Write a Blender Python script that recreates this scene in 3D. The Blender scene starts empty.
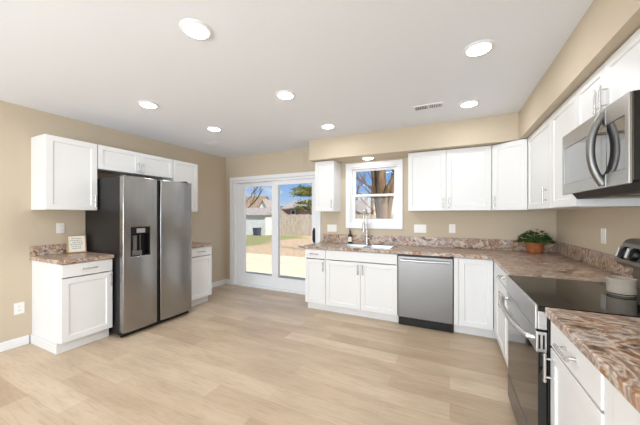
import bpy, bmesh, math, random
from mathutils import Vector, Matrix
random.seed(7)
S = bpy.context.scene
COL = S.collection
PI = math.pi

# ------------------------------------------------------------------ camera
cd = bpy.data.cameras.new('camera'); cam = bpy.data.objects.new('camera', cd); COL.objects.link(cam)
cd.sensor_fit = 'HORIZONTAL'; cd.sensor_width = 36.0
cd.lens = 36.0 * 272.06 / 640.0
cd.shift_y = 2.78 / 640.0
cd.clip_start = 0.02; cd.clip_end = 300
cam.location = (0, 0, 1.37)
cam.rotation_euler = (PI / 2, 0, 0.445)
S.camera = cam

# ------------------------------------------------------------------ world
W = bpy.data.worlds.new('sky'); S.world = W; W.use_nodes = True
nt = W.node_tree; nt.nodes.clear()
def wn(t, **k):
    n = nt.nodes.new(t)
    for a, b in k.items(): setattr(n, a, b)
    return n
tc = wn('ShaderNodeTexCoord'); sp = wn('ShaderNodeSeparateXYZ'); nt.links.new(tc.outputs['Generated'], sp.inputs[0])
cr = wn('ShaderNodeValToRGB'); nt.links.new(sp.outputs['Z'], cr.inputs[0])
cr.color_ramp.elements[0].position = 0.0; cr.color_ramp.elements[0].color = (0.62, 0.78, 0.95, 1)
cr.color_ramp.elements[1].position = 0.45; cr.color_ramp.elements[1].color = (0.13, 0.32, 0.74, 1)
e = cr.color_ramp.elements.new(0.12); e.color = (0.25, 0.48, 0.90, 1)
mp = wn('ShaderNodeMapping'); mp.inputs['Scale'].default_value = (1, 1, 3.2); nt.links.new(tc.outputs['Generated'], mp.inputs[0])
nz = wn('ShaderNodeTexNoise'); nz.inputs['Scale'].default_value = 5.0; nz.inputs['Detail'].default_value = 6; nt.links.new(mp.outputs[0], nz.inputs[0])
r2 = wn('ShaderNodeValToRGB'); nt.links.new(nz.outputs[0], r2.inputs[0])
r2.color_ramp.elements[0].position = 0.50; r2.color_ramp.elements[1].position = 0.66
mx = wn('ShaderNodeMixRGB'); nt.links.new(r2.outputs[0], mx.inputs[0]); nt.links.new(cr.outputs[0], mx.inputs[1]); mx.inputs[2].default_value = (0.95, 0.96, 1, 1)
bg = wn('ShaderNodeBackground'); bg.inputs[1].default_value = 1.15; nt.links.new(mx.outputs[0], bg.inputs[0])
wo = wn('ShaderNodeOutputWorld'); nt.links.new(bg.outputs[0], wo.inputs[0])

# ------------------------------------------------------------------ sun, exposure
sd = bpy.data.lights.new('sun', 'SUN'); sd.energy = 8.5; sd.angle = 0.01; sd.color = (1, 0.95, 0.88)
so = bpy.data.objects.new('sun', sd); COL.objects.link(so)
so.rotation_euler = Vector((-0.60, 0.38, -0.70)).to_track_quat('-Z', 'Y').to_euler()
ad = bpy.data.lights.new('rear_fill_light', 'AREA'); ad.shape = 'RECTANGLE'; ad.size = 3.6; ad.size_y = 1.75; ad.energy = 255; ad.color = (0.83, 0.92, 1.0)  # added fill from behind the camera, brightens the ceiling
ao = bpy.data.objects.new('rear_fill_light', ad); COL.objects.link(ao); ao.location = (-1.45, -2.97, 1.25); ao.rotation_euler = (PI / 2 + 0.22, 0, 0)
LAMP_W = 3.8
LAMP_COL = (0.90, 0.96, 1.0)
S.view_settings.view_transform = 'Standard'
S.view_settings.look = 'None'
S.view_settings.gamma = 1.0
S.view_settings.use_curve_mapping = False
S.view_settings.exposure = -0.28

# ------------------------------------------------------------------ materials
def srgb(r, g, b):
    f = lambda c: (c / 255 / 12.92) if c / 255 <= 0.04045 else ((c / 255 + 0.055) / 1.055) ** 2.4
    return (f(r), f(g), f(b), 1)

class Mat:
    def __init__(s, name, col=(0.8, 0.8, 0.8, 1), rough=0.5, metal=0.0, spec=0.5):
        s.m = bpy.data.materials.new(name); s.m.use_nodes = True
        s.t = s.m.node_tree; s.b = s.t.nodes['Principled BSDF']
        s.b.inputs['Base Color'].default_value = col; s.b.inputs['Roughness'].default_value = rough
        s.b.inputs['Metallic'].default_value = metal; s.b.inputs['Specular IOR Level'].default_value = spec
        s._tc = None
    def n(s, t, **k):
        n = s.t.nodes.new(t)
        for a, b in k.items(): setattr(n, a, b)
        return n
    def l(s, a, b): s.t.links.new(a, b)
    def co(s, scale=(1, 1, 1), rot=(0, 0, 0)):
        if s._tc is None: s._tc = s.n('ShaderNodeTexCoord')
        mp = s.n('ShaderNodeMapping'); mp.inputs['Scale'].default_value = scale; mp.inputs['Rotation'].default_value = rot
        s.l(s._tc.outputs['Object'], mp.inputs[0]); return mp.outputs[0]
    def noise(s, co, scale, detail=4, rough=0.5, dist=0.0):
        n = s.n('ShaderNodeTexNoise'); s.l(co, n.inputs['Vector'])
        n.inputs['Scale'].default_value = scale; n.inputs['Detail'].default_value = detail
        n.inputs['Roughness'].default_value = rough; n.inputs['Distortion'].default_value = dist
        return n.outputs[0]
    def ramp(s, fac, stops):
        r = s.n('ShaderNodeValToRGB'); s.l(fac, r.inputs[0]); el = r.color_ramp.elements
        while len(el) < len(stops): el.new(0.5)
        for e, (p, c) in zip(el, stops): e.position = p; e.color = c
        return r.outputs[0]
    def mix(s, fac, a, b, mode='MIX'):
        n = s.n('ShaderNodeMixRGB', blend_type=mode)
        for i, v in enumerate((fac, a, b)):
            if hasattr(v, 'is_linked') or hasattr(v, 'links'): s.l(v, n.inputs[i])
            else: n.inputs[i].default_value = v
        return n.outputs[0]
    def bump(s, h, strength=0.1, dist=0.01):
        n = s.n('ShaderNodeBump'); n.inputs['Strength'].default_value = strength; n.inputs['Distance'].default_value = dist
        s.l(h, n.inputs['Height']); s.l(n.outputs[0], s.b.inputs['Normal'])
    def base(s, c): s.l(c, s.b.inputs['Base Color'])

def painted(name, col, rough=0.5, var=0.03, spec=0.4, bump=0.05, sc=60):
    m = Mat(name, col, rough, 0, spec)
    n = m.noise(m.co(), sc, 3)
    lo = tuple(c * (1 - var) for c in col[:3]) + (1,); hi = tuple(min(1, c * (1 + var)) for c in col[:3]) + (1,)
    m.base(m.ramp(n, [(0.3, lo), (0.7, hi)])); m.bump(n, bump, 0.002)
    return m.m
def metal(name, col, rough, scale=(4, 4, 260), var=0.08, rv=0.06):
    m = Mat(name, col, rough, 1.0)
    n = m.noise(m.co(scale), 1.0, 3)
    lo = tuple(c * (1 - var) for c in col[:3]) + (1,); hi = tuple(min(1, c * (1 + var)) for c in col[:3]) + (1,)
    m.base(m.ramp(n, [(0.3, lo), (0.7, hi)]))
    r = m.ramp(n, [(0.3, (rough - rv,) * 3 + (1,)), (0.7, (rough + rv,) * 3 + (1,))]); m.l(r, m.b.inputs['Roughness'])
    return m.m

M = {}
M['wall'] = painted('beige_wall_paint', srgb(204, 189, 167), 0.75, 0.015, 0.2, 0.08, 140)
M['ceiling'] = painted('white_ceiling_paint', srgb(240, 243, 249), 0.9, 0.012, 0.1, 0.1, 120)
M['cab'] = painted('white_cabinet_paint', srgb(232, 231, 230), 0.35, 0.006, 0.4, 0.02, 40)
M['trim'] = painted('white_trim_paint', srgb(240, 240, 241), 0.35, 0.006, 0.4, 0.02, 40)
M['plastic'] = painted('white_plastic', srgb(240, 238, 232), 0.35, 0.01, 0.4, 0.01, 40)
M['dark'] = painted('black_plastic', srgb(14, 13, 13), 0.4, 0.1, 0.4, 0.02, 60)
M['charcoal'] = painted('dark_grey_enamel', srgb(26, 24, 24), 0.42, 0.06, 0.35, 0.05, 200)
M['blackmetal'] = painted('black_metal', srgb(20, 20, 21), 0.35, 0.1, 0.5, 0.01, 60)
M['steel'] = metal('brushed_steel', (0.235, 0.228, 0.222, 1), 0.33, (3, 3, 140), 0.03, 0.02)
M['steel_h'] = metal('brushed_steel_bright', (0.58, 0.58, 0.585, 1), 0.30, (3, 3, 140), 0.03, 0.02)
M['steel_m'] = metal('brushed_steel_warm', (0.42, 0.41, 0.395, 1), 0.34, (3, 3, 140), 0.03, 0.02)
M['satin'] = metal('satin_grey_metal', (0.24, 0.23, 0.22, 1), 0.42, (20, 20, 20), 0.03, 0.02)
M['steel_fridge'] = metal('dark_brushed_steel', (0.36, 0.355, 0.35, 1), 0.24, (2.5, 2.5, 120), 0.04, 0.02)
M['nickel'] = metal('satin_nickel', (0.62, 0.61, 0.60, 1), 0.25, (60, 60, 60), 0.04, 0.03)
M['chrome'] = metal('polished_chrome', (0.75, 0.75, 0.76, 1), 0.12, (30, 30, 30), 0.03, 0.02)
def gloss_black():
    m = Mat('black_glass', srgb(16, 16, 17), 0.06, 0, 0.6)
    n = m.noise(m.co(), 30, 2); m.base(m.ramp(n, [(0.3, srgb(13, 13, 14)), (0.7, srgb(19, 19, 20))])); return m.m
M['blackglass'] = gloss_black()
def mirror_glass():
    m = Mat('reflective_dark_glass', srgb(40, 40, 41), 0.05, 0.0, 0.9)
    m.b.inputs['Coat Weight'].default_value = 1.0; m.b.inputs['Coat IOR'].default_value = 1.85; m.b.inputs['Coat Roughness'].default_value = 0.03
    n = m.noise(m.co(), 20, 2); m.base(m.ramp(n, [(0.3, srgb(36, 36, 37)), (0.7, srgb(46, 46, 47))])); return m.m
M['mwglass'] = mirror_glass()

def laminate():
    m = Mat('stone_pattern_laminate', rough=0.30, spec=0.4)
    # veined brown stone: warped noise, colours cycling through rust, grey, cream and dark brown
    co = m.co((1.2, 1.9, 1.6), (0, 0, 0.5))
    w = m.noise(co, 3.2, 5, 0.56, 2.2)
    c = m.ramp(w, [(0.26, srgb(58, 42, 36)), (0.37, srgb(116, 86, 68)), (0.43, srgb(164, 128, 100)), (0.48, srgb(212, 192, 172)), (0.53, srgb(150, 134, 126)), (0.58, srgb(156, 110, 78)), (0.65, srgb(200, 164, 130)), (0.78, srgb(92, 66, 54))])
    g = m.noise(m.co((1.3, 2.3, 1.8), (0, 0, 0.2)), 5.5, 5, 0.6, 1.4)
    c = m.mix(m.ramp(g, [(0.52, (0, 0, 0, 1)), (0.62, (0.7, 0.7, 0.7, 1))]), c, srgb(168, 160, 158))
    d = m.noise(m.co((1, 1.5, 1.3)), 20, 5, 0.7, 0.6)
    c = m.mix(m.ramp(d, [(0.36, (0.75, 0.75, 0.75, 1)), (0.44, (0, 0, 0, 1))]), c, srgb(54, 40, 38))
    k = m.noise(m.co((1.4, 2.5, 2.0), (0, 0, 0.4)), 7, 4, 0.6, 1.2)
    c = m.mix(m.ramp(k, [(0.57, (0, 0, 0, 1)), (0.64, (0.55, 0.55, 0.55, 1))]), c, srgb(226, 212, 198))
    m.base(c); return m.m
M['laminate'] = laminate()

def floor_mat():
    m = Mat('oak_plank_floor', rough=0.36, spec=0.4)
    b = m.n('ShaderNodeTexBrick'); m.l(m.co(), b.inputs['Vector'])
    b.offset = 0.37; b.offset_frequency = 2; b.squash = 1.0
    b.inputs['Color1'].default_value = (0, 0, 0, 1); b.inputs['Color2'].default_value = (1, 1, 1, 1); b.inputs['Mortar'].default_value = (0.5, 0.5, 0.5, 1)
    b.inputs['Scale'].default_value = 1.0; b.inputs['Mortar Size'].default_value = 0.0012; b.inputs['Mortar Smooth'].default_value = 0.2
    b.inputs['Brick Width'].default_value = 1.22; b.inputs['Row Height'].default_value = 0.183
    tone = m.ramp(b.outputs['Color'], [(0.0, srgb(186, 161, 135)), (0.25, srgb(197, 173, 147)), (0.7, srgb(203, 181, 155)), (1.0, srgb(210, 189, 164))])
    gr = m.noise(m.co((2.2, 26, 1)), 2.2, 6, 0.6, 0.8)
    gc = m.ramp(gr, [(0.3, (0.80, 0.77, 0.73, 1)), (0.5, (1, 1, 1, 1)), (0.75, (1.06, 1.06, 1.06, 1))])
    c = m.mix(0.75, tone, gc, 'MULTIPLY')
    bl = m.noise(m.co((1.1, 4, 1)), 1.6, 3)
    c = m.mix(0.5, c, m.ramp(bl, [(0.35, (0.78, 0.75, 0.72, 1)), (0.62, (1.05, 1.05, 1.05, 1))]), 'MULTIPLY')
    c = m.mix(m.ramp(b.outputs['Fac'], [(0, (0, 0, 0, 1)), (1, (0.45, 0.45, 0.45, 1))]), c, srgb(160, 132, 106))
    m.base(c)
    m.bump(gr, 0.05, 0.002); return m.m
M['floor'] = floor_mat()

def glass():
    m = bpy.data.materials.new('clear_glass'); m.use_nodes = True; t = m.node_tree; t.nodes.clear()
    tr = t.nodes.new('ShaderNodeBsdfTransparent'); gl = t.nodes.new('ShaderNodeBsdfGlossy'); gl.inputs['Roughness'].default_value = 0.02
    fr = t.nodes.new('ShaderNodeFresnel'); fr.inputs[0].default_value = 1.45
    ml = t.nodes.new('ShaderNodeMath'); ml.operation = 'MULTIPLY'; ml.inputs[1].default_value = 0.3
    tcn = t.nodes.new('ShaderNodeTexCoord'); nn = t.nodes.new('ShaderNodeTexNoise'); nn.inputs['Scale'].default_value = 2.0
    cr = t.nodes.new('ShaderNodeValToRGB'); cr.color_ramp.elements[0].color = (0.96, 0.98, 0.97, 1); cr.color_ramp.elements[1].color = (0.98, 0.99, 0.99, 1)
    t.links.new(tcn.outputs['Object'], nn.inputs[0]); t.links.new(nn.outputs[0], cr.inputs[0]); t.links.new(cr.outputs[0], tr.inputs[0])
    mx = t.nodes.new('ShaderNodeMixShader'); o = t.nodes.new('ShaderNodeOutputMaterial')
    t.links.new(fr.outputs[0], ml.inputs[0]); t.links.new(ml.outputs[0], mx.inputs[0]); t.links.new(tr.outputs[0], mx.inputs[1]); t.links.new(gl.outputs[0], mx.inputs[2]); t.links.new(mx.outputs[0], o.inputs[0])
    return m
M['glass'] = glass()
def emit(name, col, st):
    m = Mat(name, col, 0.5); m.b.inputs['Emission Color'].default_value = col; m.b.inputs['Emission Strength'].default_value = st
    n = m.noise(m.co(), 5, 1); m.base(m.ramp(n, [(0, col), (1, col)])); return m.m
M['lens'] = emit('lit_lamp_lens', (1, 0.99, 0.97, 1), 22)

def mottled(name, stops, scale, rough=0.8, aniso=(1, 1, 1), detail=5, bump=0.2, bd=0.01, spec=0.2):
    m = Mat(name, rough=rough, spec=spec); n = m.noise(m.co(aniso), scale, detail, 0.6); m.base(m.ramp(n, stops)); m.bump(n, bump, bd); return m.m
M['terracotta'] = mottled('terracotta', [(0.3, srgb(140, 84, 52)), (0.7, srgb(178, 112, 72))], 20)
M['soil'] = mottled('potting_soil', [(0.3, srgb(40, 30, 24)), (0.7, srgb(70, 54, 42))], 60)
M['leaf'] = mottled('green_leaf', [(0.3, srgb(38, 74, 34)), (0.7, srgb(92, 132, 62))], 18, 0.5)
M['stoneware'] = mottled('speckled_stoneware', [(0.3, srgb(172, 160, 145)), (0.7, srgb(182, 171, 156))], 30, 0.45)
M['wood'] = mottled('pale_wood', [(0.3, srgb(170, 132, 90)), (0.7, srgb(206, 168, 124))], 10, 0.6, (1, 1, 6))
M['paper'] = painted('cream_paper', srgb(238, 230, 214), 0.8, 0.01)
M['ink'] = painted('grey_ink', srgb(140, 134, 126), 0.8, 0.01)
M['amber'] = painted('dark_brown_glass', srgb(36, 24, 18), 0.12, 0.1, 0.6)
M['concrete'] = mottled('pale_concrete', [(0.3, srgb(214, 190, 160)), (0.7, srgb(232, 210, 182))], 3, 0.9)
M['fence'] = mottled('weathered_wood', [(0.3, srgb(158, 144, 130)), (0.7, srgb(206, 192, 174))], 4, 0.9, (4, 4, 0.6))
M['shed'] = mottled('grey_siding', [(0.3, srgb(196, 198, 194)), (0.7, srgb(214, 216, 212))], 3, 0.8)
M['shingle'] = mottled('grey_shingle', [(0.3, srgb(140, 130, 124)), (0.7, srgb(176, 166, 158))], 5, 0.9)
M['brownshingle'] = mottled('brown_shingle', [(0.3, srgb(124, 104, 88)), (0.7, srgb(164, 142, 120))], 5, 0.9)
M['darkshingle'] = mottled('dark_shingle', [(0.3, srgb(56, 50, 52)), (0.7, srgb(84, 76, 76))], 5, 0.9)
M['whitesiding'] = mottled('white_siding', [(0.3, srgb(226, 216, 208)), (0.7, srgb(240, 232, 224))], 3, 0.8)
M['tansiding'] = mottled('tan_siding', [(0.3, srgb(196, 170, 142)), (0.7, srgb(218, 194, 166))], 3, 0.8)
def brick():
    m = Mat('red_brick', rough=0.9); b = m.n('ShaderNodeTexBrick'); m.l(m.co((1, 1, 1), (PI / 2, 0, 0)), b.inputs['Vector'])
    b.inputs['Color1'].default_value = srgb(176, 112, 92); b.inputs['Color2'].default_value = srgb(200, 140, 118); b.inputs['Mortar'].default_value = srgb(190, 170, 155)
    b.inputs['Scale'].default_value = 1.0; b.inputs['Brick Width'].default_value = 0.3; b.inputs['Row Height'].default_value = 0.12; b.inputs['Mortar Size'].default_value = 0.01
    m.base(b.outputs['Color']); return m.m
M['brick'] = brick()
M['bark'] = mottled('grey_brown_bark', [(0.3, srgb(78, 58, 42)), (0.55, srgb(128, 102, 76)), (0.75, srgb(164, 140, 108))], 7, 0.95, (2, 2, 0.5), 6, 0.6, 0.03)
M['pine'] = mottled('pine_needles', [(0.3, srgb(66, 82, 40)), (0.5, srgb(134, 138, 62)), (0.7, srgb(206, 192, 100))], 1.4, 0.8)
def ground_mat():
    m = Mat('lawn_ground', rough=0.95, spec=0.1)
    a = m.noise(m.co(), 0.35, 4); f = m.noise(m.co(), 9, 6, 0.7)
    g = m.ramp(f, [(0.3, srgb(120, 122, 76)), (0.7, srgb(164, 158, 116))])
    d = m.ramp(f, [(0.3, srgb(162, 134, 108)), (0.7, srgb(214, 188, 158))])
    sx = m.n('ShaderNodeSeparateXYZ'); m.l(m.co(), sx.inputs[0])
    r = m.n('ShaderNodeMapRange'); r.inputs[1].default_value = -10.5; r.inputs[2].default_value = -7.0; r.inputs[3].default_value = -0.10; r.inputs[4].default_value = 0.42
    m.l(sx.outputs[0], r.inputs[0])
    ad = m.n('ShaderNodeMath', operation='ADD'); m.l(a, ad.inputs[0]); m.l(r.outputs[0], ad.inputs[1])
    m.base(m.mix(m.ramp(ad.outputs[0], [(0.42, (0, 0, 0, 1)), (0.6, (1, 1, 1, 1))]), g, d))
    m.bump(f, 0.5, 0.04); return m.m
M['ground'] = ground_mat()

# ------------------------------------------------------------------ geometry helpers
class MB:
    def __init__(s): s.bm = bmesh.new()
    def verts(s, pts): return [s.bm.verts.new(p) for p in pts]
    def face(s, vs):
        try: return s.bm.faces.new(vs)
        except ValueError: return None
    def box(s, x0, x1, y0, y1, z0, z1):
        v = s.verts([(x, y, z) for x in (x0, x1) for y in (y0, y1) for z in (z0, z1)])
        for f in ((0, 1, 3, 2), (4, 6, 7, 5), (0, 4, 5, 1), (2, 3, 7, 6), (0, 2, 6, 4), (1, 5, 7, 3)): s.face([v[i] for i in f])
        return s
    def hexa(s, pts, faces=((0, 1, 2, 3), (7, 6, 5, 4), (0, 4, 5, 1), (1, 5, 6, 2), (2, 6, 7, 3), (3, 7, 4, 0))):
        v = s.verts(pts)
        for f in faces: s.face([v[i] for i in f])
        return s
    def prism(s, poly, axis, a, b):
        def P(p, t):
            if axis == 'x': return (t, p[0], p[1])
            if axis == 'y': return (p[0], t, p[1])
            return (p[0], p[1], t)
        A = s.verts([P(p, a) for p in poly]); B = s.verts([P(p, b) for p in poly]); n = len(poly)
        s.face(A[::-1]); s.face(B)
        for i in range(n): s.face([A[i], A[(i + 1) % n], B[(i + 1) % n], B[i]])
        return s
    def tube(s, pts, r, seg=10, cap=True):
        pts = [Vector(p) for p in pts]; n = len(pts)
        rs = r if isinstance(r, (list, tuple)) else [r] * n
        rings = []; prev = None
        for i, p in enumerate(pts):
            d = (pts[min(i + 1, n - 1)] - pts[max(i - 1, 0)])
            if d.length < 1e-9: d = Vector((0, 0, 1))
            d.normalize()
            if prev is None:
                u = d.orthogonal().normalized()
            else:
                u = prev - d * prev.dot(d)
                u = u.normalized() if u.length > 1e-6 else d.orthogonal().normalized()
            prev = u; w = d.cross(u)
            rings.append(s.verts([p + (u * math.cos(2 * PI * k / seg) + w * math.sin(2 * PI * k / seg)) * rs[i] for k in range(seg)]))
        for a, b in zip(rings, rings[1:]):
            for k in range(seg): s.face([a[k], a[(k + 1) % seg], b[(k + 1) % seg], b[k]])
        if cap: s.face(rings[0][::-1]); s.face(rings[-1])
        return s
    def lathe(s, prof, c=(0, 0, 0), seg=28, closed=True):
        rings = [s.verts([(c[0] + r * math.cos(2 * PI * k / seg), c[1] + r * math.sin(2 * PI * k / seg), c[2] + z) for k in range(seg)]) for r, z in prof]
        for a, b in zip(rings, rings[1:]):
            for k in range(seg): s.face([a[k], a[(k + 1) % seg], b[(k + 1) % seg], b[k]])
        if closed: s.face(rings[0][::-1]); s.face(rings[-1])
        return s
    def grid(s, us, vs, filled, plane, a, b, disp=None):
        """slab of rectangular cells; plane 'xy' extrudes in z from a to b, 'xz' extrudes in y."""
        def P(u, v, t):
            return (u, v, t) if plane == 'xy' else (u, t, v)
        cache = {}
        def V(i, j, t):
            k = (i, j, t)
            if k not in cache:
                p = P(us[i], vs[j], a if t == 0 else b)
                if disp: p = disp(p, t)
                cache[k] = s.bm.verts.new(p)
            return cache[k]
        F = lambda i, j: 0 <= i < len(us) - 1 and 0 <= j < len(vs) - 1 and filled(i, j)
        for i in range(len(us) - 1):
            for j in range(len(vs) - 1):
                if not F(i, j): continue
                for t in (0, 1): s.face([V(i, j, t), V(i + 1, j, t), V(i + 1, j + 1, t), V(i, j + 1, t)])
                for (di, dj, p, q) in ((-1, 0, (i, j), (i, j + 1)), (1, 0, (i + 1, j), (i + 1, j + 1)), (0, -1, (i, j), (i + 1, j)), (0, 1, (i, j + 1), (i + 1, j + 1))):
                    if not F(i + di, j + dj): s.face([V(*p, 0), V(*q, 0), V(*q, 1), V(*p, 1)])
        return s
    def shaker(s, x0, x1, z0, z1, yf, th=0.02, rail=0.057, rec=0.009):
        yb = yf + th
        O = s.verts([(x0, yf, z0), (x1, yf, z0), (x1, yf, z1), (x0, yf, z1)])
        I = s.verts([(x0 + rail, yf, z0 + rail), (x1 - rail, yf, z0 + rail), (x1 - rail, yf, z1 - rail), (x0 + rail, yf, z1 - rail)])
        q = rail + 0.004
        D = s.verts([(x0 + q, yf + rec, z0 + q), (x1 - q, yf + rec, z0 + q), (x1 - q, yf + rec, z1 - q), (x0 + q, yf + rec, z1 - q)])
        B = s.verts([(x0, yb, z0), (x1, yb, z0), (x1, yb, z1), (x0, yb, z1)])
        for k in range(4):
            n = (k + 1) % 4
            s.face([O[k], O[n], I[n], I[k]]); s.face([I[k], I[n], D[n], D[k]]); s.face([O[n], O[k], B[k], B[n]])
        s.face(D); s.face(B[::-1])
        return s
    def build(s, name, mat, parent=None, bevel=0.0, smooth=False, seg=2):
        bm = s.bm
        bmesh.ops.recalc_face_normals(bm, faces=bm.faces)
        me = bpy.data.meshes.new(name); bm.to_mesh(me); bm.free()
        me.materials.append(M[mat] if isinstance(mat, str) else mat)
        o = bpy.data.objects.new(name, me); COL.objects.link(o)
        if parent: o.parent = parent
        if smooth:
            for p in me.polygons: p.use_smooth = True
        if bevel:
            md = o.modifiers.new('bevel', 'BEVEL'); md.width = bevel; md.segments = seg; md.limit_method = 'ANGLE'; md.angle_limit = math.radians(40)
            if smooth:
                pass
        if smooth:
            try:
                me.set_sharp_from_angle(angle=math.radians(42))
            except Exception: pass
        return o

def tag(o, label=None, cat=None, group=None, kind=None):
    if label: o['label'] = label
    if cat: o['category'] = cat
    if group: o['group'] = group
    if kind: o['kind'] = kind
    return o
def thing(name, label, cat, loc=(0, 0, 0), rz=0.0, group=None):
    o = bpy.data.objects.new(name, None); COL.objects.link(o); o.empty_display_size = 0.1
    o.location = loc; o.rotation_euler = (0, 0, rz)
    return tag(o, label, cat, group)
def struct(o): o['kind'] = 'structure'; return o
def sempty(name, loc=(0, 0, 0)):
    o = bpy.data.objects.new(name, None); COL.objects.link(o); o.location = loc; o['kind'] = 'structure'; return o

# ------------------------------------------------------------------ room dimensions
XL, XR, YB, YR, H = -4.058, 1.14, 4.11, -3.0, 2.52
CT, CB = 0.93, 0.89                      # counter top / underside
UB, UT = 1.428, 2.205                    # wall cabinets
D_X0, D_X1, D_Z = -3.865, -2.0, 2.045    # patio door opening
W_X0, W_X1, W_Z0, W_Z1 = -1.425, -0.690, 1.240, 2.118

struct(MB().box(XL - 0.15, XR + 0.15, YR - 0.15, YB + 0.15, -0.12, 0).build('floor', 'floor'))
struct(MB().box(XL - 0.15, XR + 0.15, YR - 0.15, YB + 0.15, H, H + 0.15).build('ceiling', 'ceiling'))
struct(MB().box(XL - 0.15, XL, YR, YB, 0, H).build('wall_left', 'wall'))
struct(MB().box(XR, XR + 0.15, YR, YB, 0, H).build('wall_right', 'wall'))
struct(MB().grid([XL - 0.15, -3.27, 0.37, XR + 0.15], [0, 0.36, 2.14, H], lambda i, j: not (i == 1 and j == 1), 'xz', YR - 0.15, YR).build('wall_rear', 'wall'))
us = [XL - 0.15, D_X0, D_X1, W_X0, W_X1, XR + 0.15]; vs = [0, W_Z0, D_Z, W_Z1, H]
struct(MB().grid(us, vs, lambda i, j: not ((i == 1 and j < 2) or (i == 3 and j in (1, 2))), 'xz', YB, YB + 0.15).build('wall_back', 'wall'))
# soffit: L-shaped boxed-in band above the wall cabinets
struct(MB().grid([-1.954, 0.695, XR - 0.0005], [YR + 0.001, 3.70, YB - 0.0005], lambda i, j: i == 1 or j == 1, 'xy', 2.212, H - 0.0005).build('soffit', 'wall'))
# baseboards
def bb(name, pts):
    m = MB()
    for (x0, x1, y0, y1) in pts:
        m.box(x0, x1, y0, y1, 0.0005, 0.095)
    struct(m.build(name, 'trim', None, 0.006))
bb('baseboard_left', [(XL + 0.0005, XL + 0.014, YR + 0.01, 1.285), (XL + 0.0005, XL + 0.014, 3.178, YB - 0.001)])
bb('baseboard_back', [(XL + 0.0155, -3.932, YB - 0.014, YB - 0.0005)])
bb('baseboard_rear', [(XL + 0.02, XR - 0.02, YR + 0.0005, YR + 0.014)])

# ------------------------------------------------------------------ patio door
d1 = sempty('door_1', (0, YB, 0))
m = MB(); cw = 0.066
m.box(D_X0 - cw, D_X0, -0.02, -0.0005, 0, D_Z + cw); m.box(D_X1, D_X1 + cw - 0.008, -0.02, -0.0005, 0, D_Z + cw); m.box(D_X0, D_X1, -0.02, -0.0005, D_Z, D_Z + cw)
m.build('door_casing', 'trim', d1, 0.003)
m = MB(); fx0, fx1 = D_X0 + 0.001, D_X1 - 0.001
m.box(fx0, fx0 + 0.04, 0.002, 0.14, 0.001, D_Z - 0.001); m.box(fx1 - 0.04, fx1, 0.002, 0.14, 0.001, D_Z - 0.001)
m.box(fx0 + 0.04, fx1 - 0.04, 0.002, 0.14, D_Z - 0.045, D_Z - 0.001); m.box(fx0 + 0.04, fx1 - 0.04, 0.002, 0.14, 0.001, 0.035)
m.build('door_frame', 'trim', d1, 0.003)
def door_panel(name, x0, x1, gx0, gx1, y0, y1, z0=0.036, z1=D_Z - 0.046, gz0=0.235, gz1=1.925):
    p = MB().grid([x0, gx0, gx1, x1], [z0, gz0, gz1, z1], lambda i, j: not (i == 1 and j == 1), 'xz', y0, y1).build(name, 'trim', d1, 0.004)
    yc = (y0 + y1) / 2
    MB().box(gx0 - 0.008, gx1 + 0.008, yc - 0.004, yc + 0.004, gz0 - 0.008, gz1 + 0.008).build('pane', 'glass', p)
    return p
door_panel('fixed_panel', fx0 + 0.041, -2.832, -3.632, -2.960, 0.080, 0.118)
sl = door_panel('sliding_panel', -2.962, fx1 - 0.041, -2.826, -2.130, 0.028, 0.066)
hb = MB(); hb.tube([(-2.082, 0.03, 0.93), (-2.082, -0.012, 0.935), (-2.082, -0.020, 0.96), (-2.082, -0.020, 1.09), (-2.082, -0.012, 1.115), (-2.082, 0.03, 1.12)], 0.011, 8)
hb.box(-2.100, -2.064, 0.020, 0.0275, 0.90, 1.15)
tag(hb.build('door_handle', 'blackmetal', sl, 0, True), 'black door handle')

# ------------------------------------------------------------------ window over the sink
w1 = sempty('window_1', (0, YB, 0)); cx0, cx1, cz0, cz1 = -1.497, -0.618, 1.166, 2.186
m = MB()
m.box(cx0, W_X0, -0.02, -0.0005, cz0, cz1); m.box(W_X1, cx1, -0.02, -0.0005, cz0, cz1); m.box(W_X0, W_X1, -0.02, -0.0005, W_Z1, cz1); m.box(W_X0, W_X1, -0.02, -0.0005, cz0, W_Z0)
m.build('window_casing', 'trim', w1, 0.003)
m = MB().grid([W_X0 + 0.0008, W_X0 + 0.018, W_X1 - 0.018, W_X1 - 0.0008], [W_Z0 + 0.0008, W_Z0 + 0.02, W_Z1 - 0.02, W_Z1 - 0.0008], lambda i, j: not (i == 1 and j == 1), 'xz', 0.001, 0.13)
m.build('window_frame', 'trim', w1, 0.002)
def sash(name, z0, z1, y0, y1, bt, tp):
    x0, x1 = W_X0 + 0.0185, W_X1 - 0.0185
    p = MB().grid([x0, x0 + 0.046, x1 - 0.046, x1], [z0, z0 + bt, z1 - tp, z1], lambda i, j: not (i == 1 and j == 1), 'xz', y0, y1).build(name, 'trim', w1, 0.003)
    MB().box(x0 + 0.04, x1 - 0.04, (y0 + y1) / 2 - 0.003, (y0 + y1) / 2 + 0.003, z0 + bt - 0.006, z1 - tp + 0.006).build('pane', 'glass', p)
    return p
sash('upper_sash', 1.662, W_Z1 - 0.021, 0.075, 0.105, 0.03, 0.03)
ls = sash('lower_sash', W_Z0 + 0.021, 1.698, 0.035, 0.065, 0.055, 0.034)
MB().box(-1.085, -1.03, 0.022, 0.0345, 1.674, 1.690).build('sash_lock', 'trim', ls, 0.002)

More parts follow.
